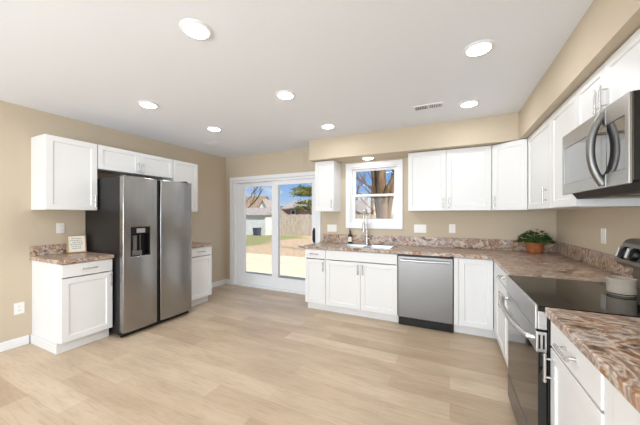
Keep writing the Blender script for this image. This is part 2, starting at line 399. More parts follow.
# made-up wide window behind the camera, added to go with the fill light
w2 = sempty('added_rear_window', (0, YR, 0))
MB().grid([-3.269, -3.21, -1.48, -1.42, 0.31, 0.369], [0.361, 0.42, 2.08, 2.139], lambda i, j: not (i in (1, 3) and j == 1), 'xz', -0.10, -0.04).build('window_frame', 'trim', w2, 0.003)
for a, b in ((-3.215, -1.475), (-1.425, 0.315)): MB().box(a, b, -0.074, -0.066, 0.415, 2.085).build('pane', 'glass', w2)

# ------------------------------------------------------------------ cabinet parts
def pull_v(parent, x, z, yf, L=0.135):
    m = MB()
    m.tube([(x, yf - 0.030, z - L / 2), (x, yf - 0.030, z + L / 2)], 0.0062, 10)
    for s in (-1, 1):
        m.tube([(x, yf + 0.0005, z + s * L * 0.32), (x, yf - 0.028, z + s * L * 0.32)], 0.0048, 8)
        m.tube([(x, yf - 0.030, z + s * L * 0.40), (x, yf - 0.030, z + s * L * 0.46)], 0.0078, 10)
    return m.build('handle', 'nickel', parent, 0, True)
def pull_h(parent, x, z, yf, L=0.135):
    m = MB()
    m.tube([(x - L / 2, yf - 0.031, z), (x - L / 2 + 0.02, yf - 0.034, z), (x + L / 2 - 0.02, yf - 0.034, z), (x + L / 2, yf - 0.031, z)], [0.0075, 0.006, 0.006, 0.0075], 10)
    for s in (-1, 1):
        m.tube([(x + s * L * 0.36, yf + 0.0005, z), (x + s * L * 0.34, yf - 0.032, z)], [0.0075, 0.005], 8)
    return m.build('handle', 'nickel', parent, 0, True)
def carcass(parent, w, d, z0, z1, y0=0.0205, top=True, name='carcass'):
    t = 0.018; m = MB()
    m.box(0.0008, t, y0, d, z0, z1); m.box(w - t, w - 0.0008, y0, d, z0, z1)
    m.box(t, w - t, y0, d, z0, z0 + t); m.box(t, w - t, d - 0.008, d, z0 + t, z1)
    if top: m.box(t, w - t, y0, d, z1 - t, z1)
    else:
        m.box(t, w - t, y0, y0 + 0.03, z1 - 0.035, z1)
    return m.build(name, 'cab', parent, 0.001)
def door(parent, x0, x1, z0, z1, hx=None, hz=None, yf=0.0, rail=0.057):
    o = MB().shaker(x0, x1, z0, z1, yf, 0.02, rail).build('door', 'cab', parent, 0.0018)
    if hx is not None: pull_v(o, hx, hz, yf)
    return o
def drawer(parent, x0, x1, z0, z1, yf=0.0, handle=True, name='drawer'):
    o = MB().box(x0, x1, yf, yf + 0.02, z0, z1).build(name, 'cab', parent, 0.004)
    if handle: pull_h(o, (x0 + x1) / 2, (z0 + z1) / 2 + 0.004, yf)
    return o
TK, DT, DB = 0.112, 0.742, 0.752
g = 0.003
def toe(parent, w, d, x0=0.001, side_return=None):
    m = MB().box(x0, w - 0.001, 0.085, 0.102, 0.0005, TK)
    m.box(x0, x0 + 0.016, 0.102, d, 0.0005, TK); m.box(w - 0.017, w - 0.001, 0.102, d, 0.0005, TK)
    return m.build('toe_kick', 'cab', parent, 0.001)
R90 = PI / 2
# wall cabinets on the left wall
GU, GB = 'white wall cabinets', 'white base cabinets'
LX = -3.73; LD = LX - XL - 0.001
t = thing('wall_cabinet', 'full height white wall cabinet above the sign, left of the refrigerator', 'cabinet', (LX, 1.300, UB), R90, GU)
w = 0.459; carcass(t, w, LD, 0, UT - UB); door(t, 0.004, w - 0.004, 0.003, UT - UB - 0.003, w - 0.035, 0.105)
t = thing('wall_cabinet', 'short white two-door wall cabinet directly above the steel refrigerator', 'cabinet', (LX, 1.7605, 1.917), R90, GU)
w = 0.960; hh = UT - 1.917; carcass(t, w, LD, 0, hh)
door(t, 0.004, w / 2 - 0.0015, 0.003, hh - 0.003, w / 2 - 0.030, 0.075, 0, 0.05); door(t, w / 2 + 0.0015, w - 0.004, 0.003, hh - 0.003, w / 2 + 0.030, 0.075, 0, 0.05)
t = thing('wall_cabinet', 'narrow white wall cabinet right of the refrigerator, nearest the patio door on the left wall', 'cabinet', (LX, 2.722, UB), R90, GU)
w = 0.446; carcass(t, w, LD, 0, UT - UB); door(t, 0.004, w - 0.004, 0.003, UT - UB - 0.003, 0.035, 0.105)
# base cabinets on the left wall
BX = -3.416; BD = BX - XL - 0.001
def end_molding(t, x0, x1, d):
    # white base moulding wrapped round the toe and the exposed end
    m = MB(); m.box(x0, x1, 0.072, 0.0845, 0.0005, 0.092)
    return m
t = thing('base_cabinet', 'white base cabinet with one drawer and one door, left of the refrigerator', 'cabinet', (BX, 1.306, 0), R90, GB)
w = 0.452; carcass(t, w, BD, TK, CB - 0.001, top=False)
toe(t, w, BD)
m = MB(); m.box(-0.012, w - 0.004, 0.070, 0.0845, 0.0005, 0.095); m.box(-0.012, 0.0002, 0.0845, BD - 0.002, 0.0005, 0.095); m.build('base_moulding', 'cab', t, 0.003)
pd = drawer(t, 0.004, w - 0.004, DB, CB - 0.008); door(t, 0.004, w - 0.004, TK + 0.003, DT, w - 0.032, 0.66)
t = thing('base_cabinet', 'white base cabinet with drawer and door, between refrigerator and patio door', 'cabinet', (BX, 2.715, 0), R90, GB)
w = 0.452; carcass(t, w, BD, TK, CB - 0.001, top=False); toe(t, w, BD)
drawer(t, 0.004, w - 0.004, DB, CB - 0.008); door(t, 0.004, w - 0.004, TK + 0.003, DT, 0.032, 0.66)

def worktop_small(label, y0, y1):
    t = thing('countertop', label, 'countertop', (XL, y0, CB), 0)
    MB().box(0.0008, BX + 0.022 - XL, 0, y1 - y0, 0, CT - CB).build('worktop', 'laminate', t, 0.006, False, 3)
    MB().box(0.0008, 0.02, 0.0, y1 - y0, CT - CB + 0.0005, 1.04 - CB).build('backsplash', 'laminate', t, 0.003)
    return t
worktop_small('short brown stone-look countertop holding the small sign, left of the refrigerator', 1.286, 1.762)
worktop_small('short brown stone-look countertop between refrigerator and patio door', 2.712, 3.186)

# ------------------------------------------------------------------ back run
FY = 3.478; BDP = YB - FY - 0.001
t = thing('base_cabinet', 'narrow white base cabinet with drawer and door, left of the sink cabinet', 'cabinet', (-1.902, FY, 0), 0, GB)
w = 0.329; carcass(t, w, BDP, TK, CB - 0.001, top=False); toe(t, w, BDP)
drawer(t, 0.004, w - 0.003, DB, CB - 0.008); door(t, 0.004, w - 0.003, TK + 0.003, DT, w - 0.032, 0.65)
t = thing('sink_base_cabinet', 'wide white two-door sink cabinet under the kitchen window', 'cabinet', (-1.573, FY, 0), 0, GB)
w = 0.984; carcass(t, w, BDP, TK, CB - 0.001, top=False); toe(t, w, BDP)
drawer(t, 0.003, w - 0.003, DB, CB - 0.008, handle=False, name='false_drawer_front')
door(t, 0.003, 0.506 - 0.0015, TK + 0.003, DT, 0.506 - 0.032, 0.65); door(t, 0.506 + 0.0015, w - 0.003, TK + 0.003, DT, 0.506 + 0.032, 0.65)
t = thing('base_cabinet', 'tall-doored white base cabinet between the dishwasher and the inside corner', 'cabinet', (0.042, FY, 0), 0, GB)
w = 0.386; carcass(t, w, BDP, TK, CB - 0.001, top=False); MB().box(0.001, 0.464, 0.085, 0.102, 0.0005, TK).build('toe_kick', 'cab', t, 0.001)
MB().box(0.001, 0.048, 0.0, 0.02, TK + 0.003, CB - 0.008).build('filler_strip', 'cab', t, 0.0015)
door(t, 0.051, w - 0.001, TK + 0.003, CB - 0.01)
# dishwasher
t = thing('dishwasher', 'stainless steel dishwasher with a bar handle in the back cabinet run', 'dishwasher', (-0.586, FY, 0), 0)
w = 0.625
MB().box(0.012, w - 0.012, 0.03, 0.60, 0.06, CB - 0.012).build('tub', 'charcoal', t)
dd = MB().grid([0.004 + (w - 0.008) * i / 10 for i in range(11)], [0.115, 0.50, 0.868], lambda i, j: True, 'xz', -0.008, 0.029).build('front_panel', 'steel', t, 0.006)
MB().box(0.004, w - 0.004, -0.002, 0.029, 0.8695, CB - 0.004).build('control_strip', 'dark', t, 0.002)
m = MB(); z = 0.822; n = 14; xs = [0.035 + (w - 0.07) * i / n for i in range(n + 1)]
pts = [(x, -0.040 - 0.016 * (1 - (2 * i / n - 1) ** 2), z) for i, x in enumerate(xs)]
for off in (0,): m.tube([(p[0], p[1], p[2]) for p in pts], 0.0135, 12)
for xx in (0.05, w - 0.05): m.tube([(xx, -0.0085, z), (xx, -0.045, z)], 0.011, 10)
m.build('bar_handle', 'steel_h', t, 0, True)
MB().box(0.006, w - 0.006, 0.045, 0.065, 0.0005, 0.1145).build('toe_panel', 'dark', t, 0.002)

# right-wall far base cabinet (between corner and range)
RX = 0.432; RD = XR - RX - 0.001
t = thing('base_cabinet', 'white base cabinet with one wide drawer, between the inside corner and the range', 'cabinet', (RX, FY - 0.006, 0), -R90, GB)
w = 1.055; carcass(t, w, RD, TK, CB - 0.001, top=False); toe(t, w, RD, 0.09)
MB().box(0.002, 0.140, 0.0, 0.02, TK + 0.003, CB - 0.008).build('filler_strip', 'cab', t, 0.0015)
drawer(t, 0.144, w - 0.003, DB, CB - 0.008)
mid = 0.60
door(t, 0.144, mid - 0.0015, TK + 0.003, DT, mid - 0.032, 0.62); door(t, mid + 0.0015, w - 0.003, TK + 0.003, DT, mid + 0.032, 0.62)
# near base cabinets right of the range
t = thing('base_cabinet', 'white base cabinet immediately right of the range, in the right foreground', 'cabinet', (RX, 1.6415, 0), -R90, GB)
w = 0.545; carcass(t, w, RD, TK, CB - 0.001, top=False); toe(t, w, RD)
drawer(t, 0.003, w - 0.062, DB, CB - 0.008); door(t, 0.003, w - 0.062, TK + 0.003, DT, 0.035, 0.655)
MB().box(w - 0.059, w - 0.002, 0.006, 0.0204, TK + 0.003, CB - 0.004).build('filler_strip', 'cab', t, 0.001)
t = thing('base_cabinet', 'white base cabinet in the bottom right corner, second from the range', 'cabinet', (RX, 1.0955, 0), -R90, GB)
w = 0.60; carcass(t, w, RD, TK, CB - 0.001, top=False); toe(t, w, RD)
drawer(t, 0.008, w - 0.004, DB, CB - 0.008); door(t, 0.008, w - 0.004, TK + 0.003, DT, w - 0.035, 0.655)

# ------------------------------------------------------------------ worktops
SX0, SX1, SY0, SY1 = -1.445, -0.685, 3.535, 3.965
t = thing('countertop', 'L-shaped brown stone-look countertop along the back wall and around the corner to the range', 'countertop', (0, 0, CB), 0)
ex = 0.412
us = [-1.912, SX0, SX1, ex, XR - 0.0008]; vs = [2.4145, 3.455, SY0, SY1, YB - 0.0008]
MB().grid(us, vs, lambda i, j: (i == 3 or j >= 1) and not (i == 1 and j == 2), 'xy', 0, CT - CB).build('worktop', 'laminate', t, 0.006, False, 3)
BS = 1.065 - CB
MB().grid([-1.906, XR - 0.022, XR - 0.0008], [2.415, YB - 0.021, YB - 0.0008], lambda i, j: i == 1 or j == 1, 'xy', CT - CB + 0.0005, BS).build('backsplash', 'laminate', t, 0.003)
t = thing('countertop', 'brown stone-look countertop right of the range in the right foreground', 'countertop', (0, 0, CB), 0)
MB().box(ex, XR - 0.0008, 0.49, 1.6465, 0, CT - CB).build('worktop', 'laminate', t, 0.006, False, 3)
MB().box(XR - 0.022, XR - 0.0008, 0.49, 1.646, CT - CB + 0.0005, BS).build('backsplash', 'laminate', t, 0.003)

# ------------------------------------------------------------------ sink, faucet, bottle
t = thing('kitchen_sink', 'stainless double-bowl sink set in the countertop under the window', 'sink', ((SX0 + SX1) / 2, (SY0 + SY1) / 2, CT), 0)
hx, hy = (SX1 - SX0) / 2, (SY1 - SY0) / 2
m = MB(); m.grid([-hx - 0.018, -hx + 0.03, -0.015, 0.015, hx - 0.03, hx + 0.018], [-hy - 0.018, -hy + 0.03, hy - 0.03, hy + 0.018], lambda i, j: not (j == 1 and i in (1, 3)), 'xy', 0.0005, 0.006)
m.build('rim', 'steel_h', t, 0.002)
for (a, b) in ((-hx + 0.03, -0.015), (0.015, hx - 0.03)):
    m = MB(); y0, y1 = -hy + 0.03, hy - 0.03; zb = -0.17; k = 0.025; th = 0.002
    top = [(a, y0), (b, y0), (b, y1), (a, y1)]; bot = [(a + k, y0 + k), (b - k, y0 + k), (b - k, y1 - k), (a + k, y1 - k)]
    T = m.verts([(x, y, 0.0005) for x, y in top]); Bv = m.verts([(x, y, zb) for x, y in bot])
    for q in range(4): m.face([T[q], T[(q + 1) % 4], Bv[(q + 1) % 4], Bv[q]])
    m.face(Bv)
    bo = m.build('bowl', 'steel_h', t)
    cxm = (a + b) / 2
    MB().lathe([(0.001, 0.003), (0.035, 0.004), (0.042, 0.001), (0.001, 0.0008)], (cxm, 0, zb), 20, False).build('drain', 'chrome', bo, 0, True)

FXc, FYc = -1.135, 4.032
t = thing('faucet', 'tall silver pull-down spring faucet behind the sink', 'faucet', (FXc, FYc, CT), 0)
MB().lathe([(0.001, 0.0008), (0.028, 0.0008), (0.028, 0.008), (0.022, 0.014), (0.020, 0.13), (0.017, 0.14), (0.001, 0.14)], seg=20, closed=False).build('body', 'nickel', t, 0, True)
m = MB(); m.tube([(0, 0, 0.138), (0, 0, 0.44)], 0.011, 12); m.build('riser', 'nickel', t, 0, True)
arc = [(0, -0.085 + 0.085 * math.cos(a), 0.44 + 0.085 * math.sin(a)) for a in [PI * i / 14 for i in range(15)]] + [(0, -0.17, 0.40), (0, -0.17, 0.34)]
m = MB(); m.tube(arc, 0.010, 10)
for i in range(60):   # spring coils as rings along the arc
    f = i / 59 * (len(arc) - 1); k = min(int(f), len(arc) - 2); u = f - k
    p = Vector(arc[k]).lerp(Vector(arc[k + 1]), u); d = (Vector(arc[k + 1]) - Vector(arc[k])).normalized() * 0.0022
    m.tube([p - d, p + d], 0.0135, 10)
m.build('spring_spout', 'nickel', t, 0, True)
m = MB(); m.tube([(0, -0.17, 0.345), (0, -0.17, 0.32), (0, -0.17, 0.24), (0, -0.17, 0.20)], [0.013, 0.019, 0.019, 0.023], 14); m.build('spray_head', 'nickel', t, 0, True)
m = MB(); m.tube([(0, -0.008, 0.30), (0, -0.155, 0.30)], 0.006, 8); m.build('holder_arm', 'nickel', t, 0, True)
m = MB(); m.tube([(0.015, 0, 0.085), (0.045, 0, 0.085)], 0.014, 12); m.tube([(0.042, 0, 0.085), (0.062, -0.01, 0.10), (0.085, -0.03, 0.135)], [0.007, 0.006, 0.005], 8); m.build('lever', 'nickel', t, 0, True)

t = thing('soap_bottle', 'small dark brown bottle with a white label behind the sink, left of the faucet', 'bottle', (-1.405, 4.035, CT), 0)
MB().lathe([(0.001, 0.0008), (0.031, 0.0008), (0.033, 0.006), (0.033, 0.125), (0.026, 0.145), (0.013, 0.158), (0.012, 0.18), (0.001, 0.18)], seg=20, closed=False).build('body', 'amber', t, 0, True)
MB().lathe([(0.0336, 0.03), (0.0336, 0.105)], seg=20, closed=False).build('paper_label', 'paper', t, 0, True)
m = MB(); m.lathe([(0.001, 0.181), (0.014, 0.181), (0.014, 0.198), (0.006, 0.204), (0.005, 0.23), (0.001, 0.23)], seg=16, closed=False); m.tube([(0, 0, 0.231), (0, -0.02, 0.233), (0, -0.04, 0.228)], 0.006, 8)
m.build('pump', 'dark', t, 0, True)

# ------------------------------------------------------------------ wall cabinets, back and right
UY = 3.805; UD = YB - UY - 0.001; UHt = UT - UB
t = thing('wall_cabinet', 'single white wall cabinet between the patio door and the kitchen window', 'cabinet', (-1.903, UY, UB), 0, GU)
w = 0.318; carcass(t, w, UD, 0, UHt); door(t, 0.003, w - 0.003, 0.003, UHt - 0.003, w - 0.035, 0.11)
t = thing('wall_cabinet', 'white two-door wall cabinet right of the window, above the dishwasher', 'cabinet', (-0.507, UY, UB), 0, GU)
w = 0.958; md = 0.466; carcass(t, w, UD, 0, UHt); door(t, 0.003, md - 0.0015, 0.003, UHt - 0.003, md - 0.035, 0.10); door(t, md + 0.0015, w - 0.003, 0.003, UHt - 0.003, md + 0.035, 0.10)
t = thing('wall_cabinet', 'angled white corner wall cabinet above the potted plant', 'cabinet', (0.453, 3.805, UB), 0, GU)
ang = math.atan2(3.62 - 3.805, 0.76 - 0.453); L = math.hypot(0.76 - 0.453, 3.62 - 3.805)
nx, ny = -math.sin(ang) * 0.0205, math.cos(ang) * 0.0205
MB().prism([(nx, ny), (L * math.cos(ang) + nx, L * math.sin(ang) + ny), (XR - 0.453 - 0.001, L * math.sin(ang) + ny), (XR - 0.453 - 0.001, YB - 3.805 - 0.001), (0.0008, YB - 3.805 - 0.001), (0.0008, ny)], 'z', 0, UHt).build('carcass', 'cab', t, 0.001)
o = MB().shaker(0.004, L - 0.004, 0.003, UHt - 0.003, 0).build('door', 'cab', t, 0.0018); o.rotation_euler = (0, 0, ang); pull_v(o, 0.035, 0.10, 0)
URX = 0.76; URD = XR - URX - 0.001
t = thing('wall_cabinet', 'white wall cabinet on the right wall, next to the angled corner cabinet', 'cabinet', (URX, 3.615, UB), -R90, GU)
w = 0.738; carcass(t, w, URD, 0, UHt); door(t, 0.003, w - 0.003, 0.003, UHt - 0.003, w - 0.10, 0.12)
t = thing('wall_cabinet', 'white wall cabinet on the right wall, immediately left of the microwave', 'cabinet', (URX, 2.875, UB), -R90, GU)
w = 0.503; carcass(t, w, URD, 0, UHt); door(t, 0.003, w - 0.003, 0.003, UHt - 0.003)
t = thing('wall_cabinet', 'short white two-door wall cabinet above the microwave', 'cabinet', (URX, 2.3705, 1.903), -R90, GU)
w = 0.765; hh = UT - 1.903; carcass(t, w, URD, 0, hh); md = 0.368
door(t, 0.003, md - 0.0015, 0.003, hh - 0.003, md - 0.028, 0.100, 0, 0.05); door(t, md + 0.0015, w - 0.003, 0.003, hh - 0.003, md + 0.028, 0.100, 0, 0.05)

# ------------------------------------------------------------------ refrigerator
FXf, FY0 = -3.235, 1.768
t = thing('refrigerator', 'side-by-side stainless steel refrigerator with a dispenser in its left door', 'refrigerator', (FXf, FY0, 0), R90)
fw = 0.885; dx1, dx2 = 0.389, 0.431
MB().box(0.004, fw - 0.004, 0.082, 0.80, 0.03, 1.80).build('case', 'charcoal', t, 0.004)
def fdoor(name, x0, x1, hole=None):
    n = 12; xs = [x0 + (x1 - x0) * i / n for i in range(n + 1)]; zs = [0.062, 0.5, 1.0, 1.45, 1.812]
    if hole: xs = sorted([x for x in xs if abs(x - hole[0]) > 0.008 and abs(x - hole[1]) > 0.008] + [hole[0], hole[1]]); zs = sorted([0.062, 0.5, hole[2], hole[3], 1.45, 1.812])
    def disp(p, tt):
        if tt == 0:
            u = (p[0] - x0) / (x1 - x0) * 2 - 1
            return (p[0], p[1] - 0.014 * (1 - u * u), p[2])
        return p
    f = (lambda i, j: not (hole and hole[0] - 1e-6 <= xs[i] < hole[1] - 1e-6 and hole[2] - 1e-6 <= zs[j] < hole[3] - 1e-6))
    return MB().grid(xs, zs, f, 'xz', 0.008, 0.078, disp).build(name, 'steel_fridge', t, 0.008, True, 3)
hx0, hx1, hz0, hz1 = 0.078, 0.292, 0.905, 1.236
dl = fdoor('freezer_door', 0.001, dx1, (hx0, hx1, hz0, hz1))
fdoor('fridge_door', dx2, fw - 0.001)
m = MB(); e = 0.001
m.grid([hx0 + e, hx0 + 0.008, hx1 - 0.008, hx1 - e], [hz0 + e, hz0 + 0.008, hz1 - 0.008, hz1 - e], lambda i, j: not (i == 1 and j == 1), 'xz', -0.004, 0.066)
m.box(hx0 + 0.008, hx1 - 0.008, 0.058, 0.066, hz0 + 0.008, hz1 - 0.008); m.box(hx0 + 0.008, hx1 - 0.008, 0.004, 0.058, hz1 - 0.075, hz1 - 0.008)
dp = tag(m.build('dispenser', 'dark', dl, 0.001), 'black ice and water dispenser')
dp_parent = dl
m = MB(); m.box(0.140, 0.235, -0.004, 0.003, hz1 - 0.068, hz1 - 0.018); m.build('control_display', 'steel_h', dl, 0.002)
m = MB(); m.box(0.12, 0.165, 0.035, 0.048, hz0 + 0.05, hz1 - 0.10); m.box(0.195, 0.205, 0.034, 0.048, hz0 + 0.03, hz1 - 0.09); m.build('paddle', 'steel', dl, 0.003)
m = MB(); m.box(hx0 + 0.012, hx0 + 0.13, -0.002, 0.05, hz0 + 0.0085, hz0 + 0.016); m.box(hx0 + 0.012, hx0 + 0.12, -0.002, 0.03, hz0 + 0.016, hz0 + 0.06); m.build('drip_tray', 'steel', dl, 0.002)
MB().box(dx1 + 0.002, dx2 - 0.002, 0.030, 0.0815, 0.062, 1.805).build('centre_strip', 'dark', t, 0.002)
MB().box(0.01, fw - 0.01, 0.06, 0.0815, 0.008, 0.058).build('toe_grille', 'dark', t, 0.002)
for x in (0.05, fw - 0.10):
    MB().box(x, x + 0.05, 0.03, 0.14, 1.8125, 1.832).build('hinge_cover', 'charcoal', t, 0.004)
for x in (0.03, fw - 0.07):
    MB().box(x, x + 0.04, 0.09, 0.13, 0.0005, 0.029).build('foot', 'dark', t, 0.002)

# ------------------------------------------------------------------ range
GX = 0.376
t = thing('kitchen_range', 'black and stainless electric range with a smooth black glass cooktop', 'range', (GX, 2.4105, 0), -R90)
rw = 0.7605; rd = XR - GX - 0.002
MB().box(0.003, rw - 0.003, 0.050, rd - 0.03, 0.02, 0.905).build('body', 'blackmetal', t, 0.003)
MB().box(0.002, rw - 0.002, 0.012, 0.66, 0.9055, 0.931).build('cooktop', 'blackglass', t, 0.003)
m = MB(); m.box(0.001, rw - 0.001, 0.0, 0.0115, 0.815, 0.932); m.box(0.001, rw - 0.001, 0.0115, 0.049, 0.815, 0.9045); m.build('front_trim', 'steel_h', t, 0.004)
ob = MB().box(0.002, rw - 0.002, 0.004, 0.049, 0.705, 0.805).build('oven_door', 'steel_h', t, 0.004)
MB().box(0.002, rw - 0.002, 0.012, 0.049, 0.215, 0.7045).build('oven_window', 'blackglass', ob, 0.004)
for xx in (0.0005, rw - 0.0025):
    for yy in (0.013, 0.030): tag(MB().box(xx, xx + 0.002, yy, yy + 0.008, 0.722, 0.790).build('vent_slot', 'dark', ob), 'dark vent slot')
m = MB(); n = 16
pts = [(0.03 + (rw - 0.06) * i / n, -0.022 - 0.040 * (1 - abs(2 * i / n - 1) ** 2.6), 0.765) for i in range(n + 1)]
pts = [(0.03, 0.003, 0.765)] + pts + [(rw - 0.03, 0.003, 0.765)]
m.tube(pts, 0.014, 12); m.build('oven_handle', 'steel_h', ob, 0, True)
MB().box(0.002, rw - 0.002, 0.010, 0.049, 0.045, 0.208).build('storage_drawer', 'steel', t, 0.004)
prof = [(0.67, 0.932), (0.67, 1.040), (0.600, 1.058), (0.592, 1.075), (0.625, 1.195), (0.640, 1.215), (0.665, 1.224), (rd - 0.002, 1.224), (rd - 0.002, 0.932)]
MB().prism(prof, 'x', 0.002, rw - 0.002).build('backguard', 'steel', t, 0.003)
sl_n = Vector((0, -0.12, 0.033)).normalized()
for xx in (0.070, 0.165, rw - 0.165, rw - 0.070):
    c = Vector((xx, 0.608, 1.135)); m = MB()
    m.tube([c + sl_n * 0.001, c + sl_n * 0.010, c + sl_n * 0.020], [0.041, 0.040, 0.034], 24)
    kn = m.build('knob', 'dark', t, 0, True)
    m = MB(); p = c + sl_n * 0.0205; tv = Vector((0, 0.265, 0.964))
    m.tube([p - tv * 0.030, p - tv * 0.028 + sl_n * 0.012, p + tv * 0.028 + sl_n * 0.012, p + tv * 0.030], 0.0085, 8); m.build('knob_grip', 'steel_h', kn, 0, True)
c = Vector((rw / 2, 0.608, 1.135))
MB().hexa([(rw / 2 - 0.15, 0.5975, 1.10), (rw / 2 + 0.15, 0.5975, 1.10), (rw / 2 + 0.15, 0.6145, 1.165), (rw / 2 - 0.15, 0.6145, 1.165), (rw / 2 - 0.15, 0.603, 1.10), (rw / 2 + 0.15, 0.603, 1.10), (rw / 2 + 0.15, 0.620, 1.165), (rw / 2 - 0.15, 0.620, 1.165)]).build('control_display', 'blackglass', t)
t = thing('stoneware_crock', 'short beige round crock standing on the black cooktop', 'crock', (0.856, 2.075, 0.9318), 0)
MB().lathe([(0.001, 0.0), (0.050, 0.0), (0.056, 0.006), (0.058, 0.02), (0.058, 0.084), (0.0600, 0.087), (0.0595, 0.092), (0.054, 0.092), (0.052, 0.086), (0.052, 0.014), (0.001, 0.012)], seg=36, closed=False).build('bowl', 'stoneware', t, 0, True)
MB().lathe([(0.0567, 0.0075), (0.0574, 0.0125)], seg=36, closed=False).build('base_band', 'charcoal', t, 0, True)

# ------------------------------------------------------------------ microwave
MX, MY, MZ0, MZ1 = 0.687, 2.3655, 1.506, 1.899
t = thing('microwave', 'over-the-range stainless microwave with a curved grey handle', 'microwave', (MX, MY, MZ0), -R90)
mw, mh, mdp = 0.757, MZ1 - MZ0, XR - MX - 0.002
m = MB(); m.box(0.002, mw - 0.002, 0.0125, mdp, 0.012, mh); m.build('case', 'blackmetal', t, 0.003)
m = MB()
for k in range(7): m.box(mw - 0.0025, mw - 0.0005, 0.10 + k * 0.022, 0.112 + k * 0.022, 0.06, 0.12)
m.build('side_vents', 'dark', t)
dx = 0.565
fp = MB().grid([0.001, 0.032, dx], [0.0, 0.066, mh - 0.090, mh - 0.002], lambda i, j: not (i == 1 and j == 1), 'xz', 0.0, 0.012).build('door', 'steel_m', t, 0.002)
MB().box(0.0325, dx - 0.001, 0.003, 0.0115, 0.0665, mh - 0.0905).build('door_glass', 'mwglass', fp, 0.002)
cp = MB().grid([dx + 0.002, mw - 0.032, mw - 0.001], [0.0, 0.066, mh - 0.090, mh - 0.002], lambda i, j: not (i == 0 and j == 1), 'xz', 0.0, 0.012).build('control_panel', 'steel_m', t, 0.002)
MB().box(dx + 0.003, mw - 0.0325, 0.003, 0.0115, 0.0665, mh - 0.0905).build('control_glass', 'mwglass', cp, 0.002)
m = MB(); n = 18; pts = []
for i in range(n + 1):
    u = 2 * i / n - 1
    pts.append((dx - 0.036, 0.004 - 0.047 * (1 - abs(u) ** 2.2), mh / 2 - 0.002 + u * 0.178))
m.tube(pts, 0.0175, 12)
m.build('curved_handle', 'satin', fp, 0, True)
m = MB(); m.hexa([(0.004, 0.045, 0.0115), (mw - 0.004, 0.045, 0.0115), (mw - 0.004, mdp - 0.02, 0.0115), (0.004, mdp - 0.02, 0.0115), (0.02, 0.07, -0.030), (mw - 0.02, 0.07, -0.030), (mw - 0.02, mdp - 0.04, -0.012), (0.02, mdp - 0.04, -0.030)])
m.build('bottom_pan', 'charcoal', t, 0.002)
for xx in (0.12, 0.44):
    MB().box(xx, xx + 0.2, 0.12, 0.33, -0.0335, -0.0305).build('grease_filter', 'steel', t)

# ------------------------------------------------------------------ potted plant and sign
t = thing('potted_plant', 'leafy green plant in a terracotta pot in the counter corner', 'plant', (0.892, 3.925, CT), 0)
MB().lathe([(0.001, 0.0008), (0.068, 0.0008), (0.072, 0.006), (0.088, 0.098), (0.094, 0.10), (0.096, 0.128), (0.088, 0.128), (0.084, 0.108), (0.001, 0.106)], seg=32, closed=False).build('pot', 'terracotta', t, 0, True)
MB().lathe([(0.001, 0.116), (0.080, 0.110)], seg=24, closed=False).build('soil', 'soil', t)
m = MB(); st = MB()
rr = random.Random(3)
for k in range(190):
    a = rr.uniform(0, 2 * PI); rad = 0.150 * math.sqrt(rr.random()); zz = 0.13 + 0.165 * (1 - (rad / 0.17) ** 2) * rr.uniform(0.3, 1.0) - 0.02 * (rad / 0.15)
    p = Vector((rad * math.cos(a), rad * math.sin(a) * 0.72, zz))
    if p.y > 0.14: p.y = 0.14
    d = Vector((math.cos(a + rr.uniform(-.7, .7)), math.sin(a + rr.uniform(-.7, .7)), rr.uniform(-0.35, 0.35))).normalized()
    s_ = d.cross(Vector((0, 0, 1))).normalized(); up = s_.cross(d)
    Lf = rr.uniform(0.035, 0.055); wf = Lf * 0.40
    A = [p, p + d * Lf * .35 + s_ * wf + up * 0.004, p + d * Lf * .75 + s_ * wf * .75, p + d * Lf - up * 0.006, p + d * Lf * .75 - s_ * wf * .75, p + d * Lf * .35 - s_ * wf + up * 0.004]
    mid_ = p + d * Lf * .5 - up * 0.006
    V = m.verts(A); c = m.bm.verts.new(mid_)
    for i in range(6): m.face([V[i], V[(i + 1) % 6], c])
    if k % 4 == 0: st.tube([(0.03 * math.cos(a), 0.03 * math.sin(a), 0.112), (p.x * .55, p.y * .55, zz * 0.75 + 0.03), tuple(p)], 0.0022, 5)
m.build('foliage', 'leaf', t); st.build('stems', 'leaf', t)

t = thing('framed_sign', 'small square wood-framed sign with lines of writing on the left countertop', 'sign', (-3.940, 1.650, CT + 0.0022), 0)
sr = math.atan2(0.20, 0.98)   # faces into the room, turned a little towards the camera
def rot_part(o): o.rotation_euler = (math.radians(-9), 0, R90 - sr); return o
sw, sh = 0.172, 0.205; ft = 0.010
fr = rot_part(MB().grid([-sw / 2, -sw / 2 + ft, sw / 2 - ft, sw / 2], [0, ft, sh - ft, sh], lambda i, j: not (i == 1 and j == 1), 'xz', -0.010, 0.012).build('frame', 'wood', t, 0.001))
rot_part(MB().box(-sw / 2 + ft, sw / 2 - ft, -0.002, 0.010, ft, sh - ft).build('panel', 'paper', t))
m = MB()
for k, (wl, wr) in enumerate(((-.045, .05), (-.055, .045), (-.04, .055), (-.055, .055), (-.045, .04), (-.04, .045))):
    z = sh - 0.042 - k * 0.023; x = wl
    while x < wr:
        e_ = min(x + rr.uniform(0.008, 0.022), wr); m.box(x, e_, -0.0028, -0.0021, z, z + 0.008); x = e_ + 0.006
rot_part(m.build('lettering', 'ink', t))

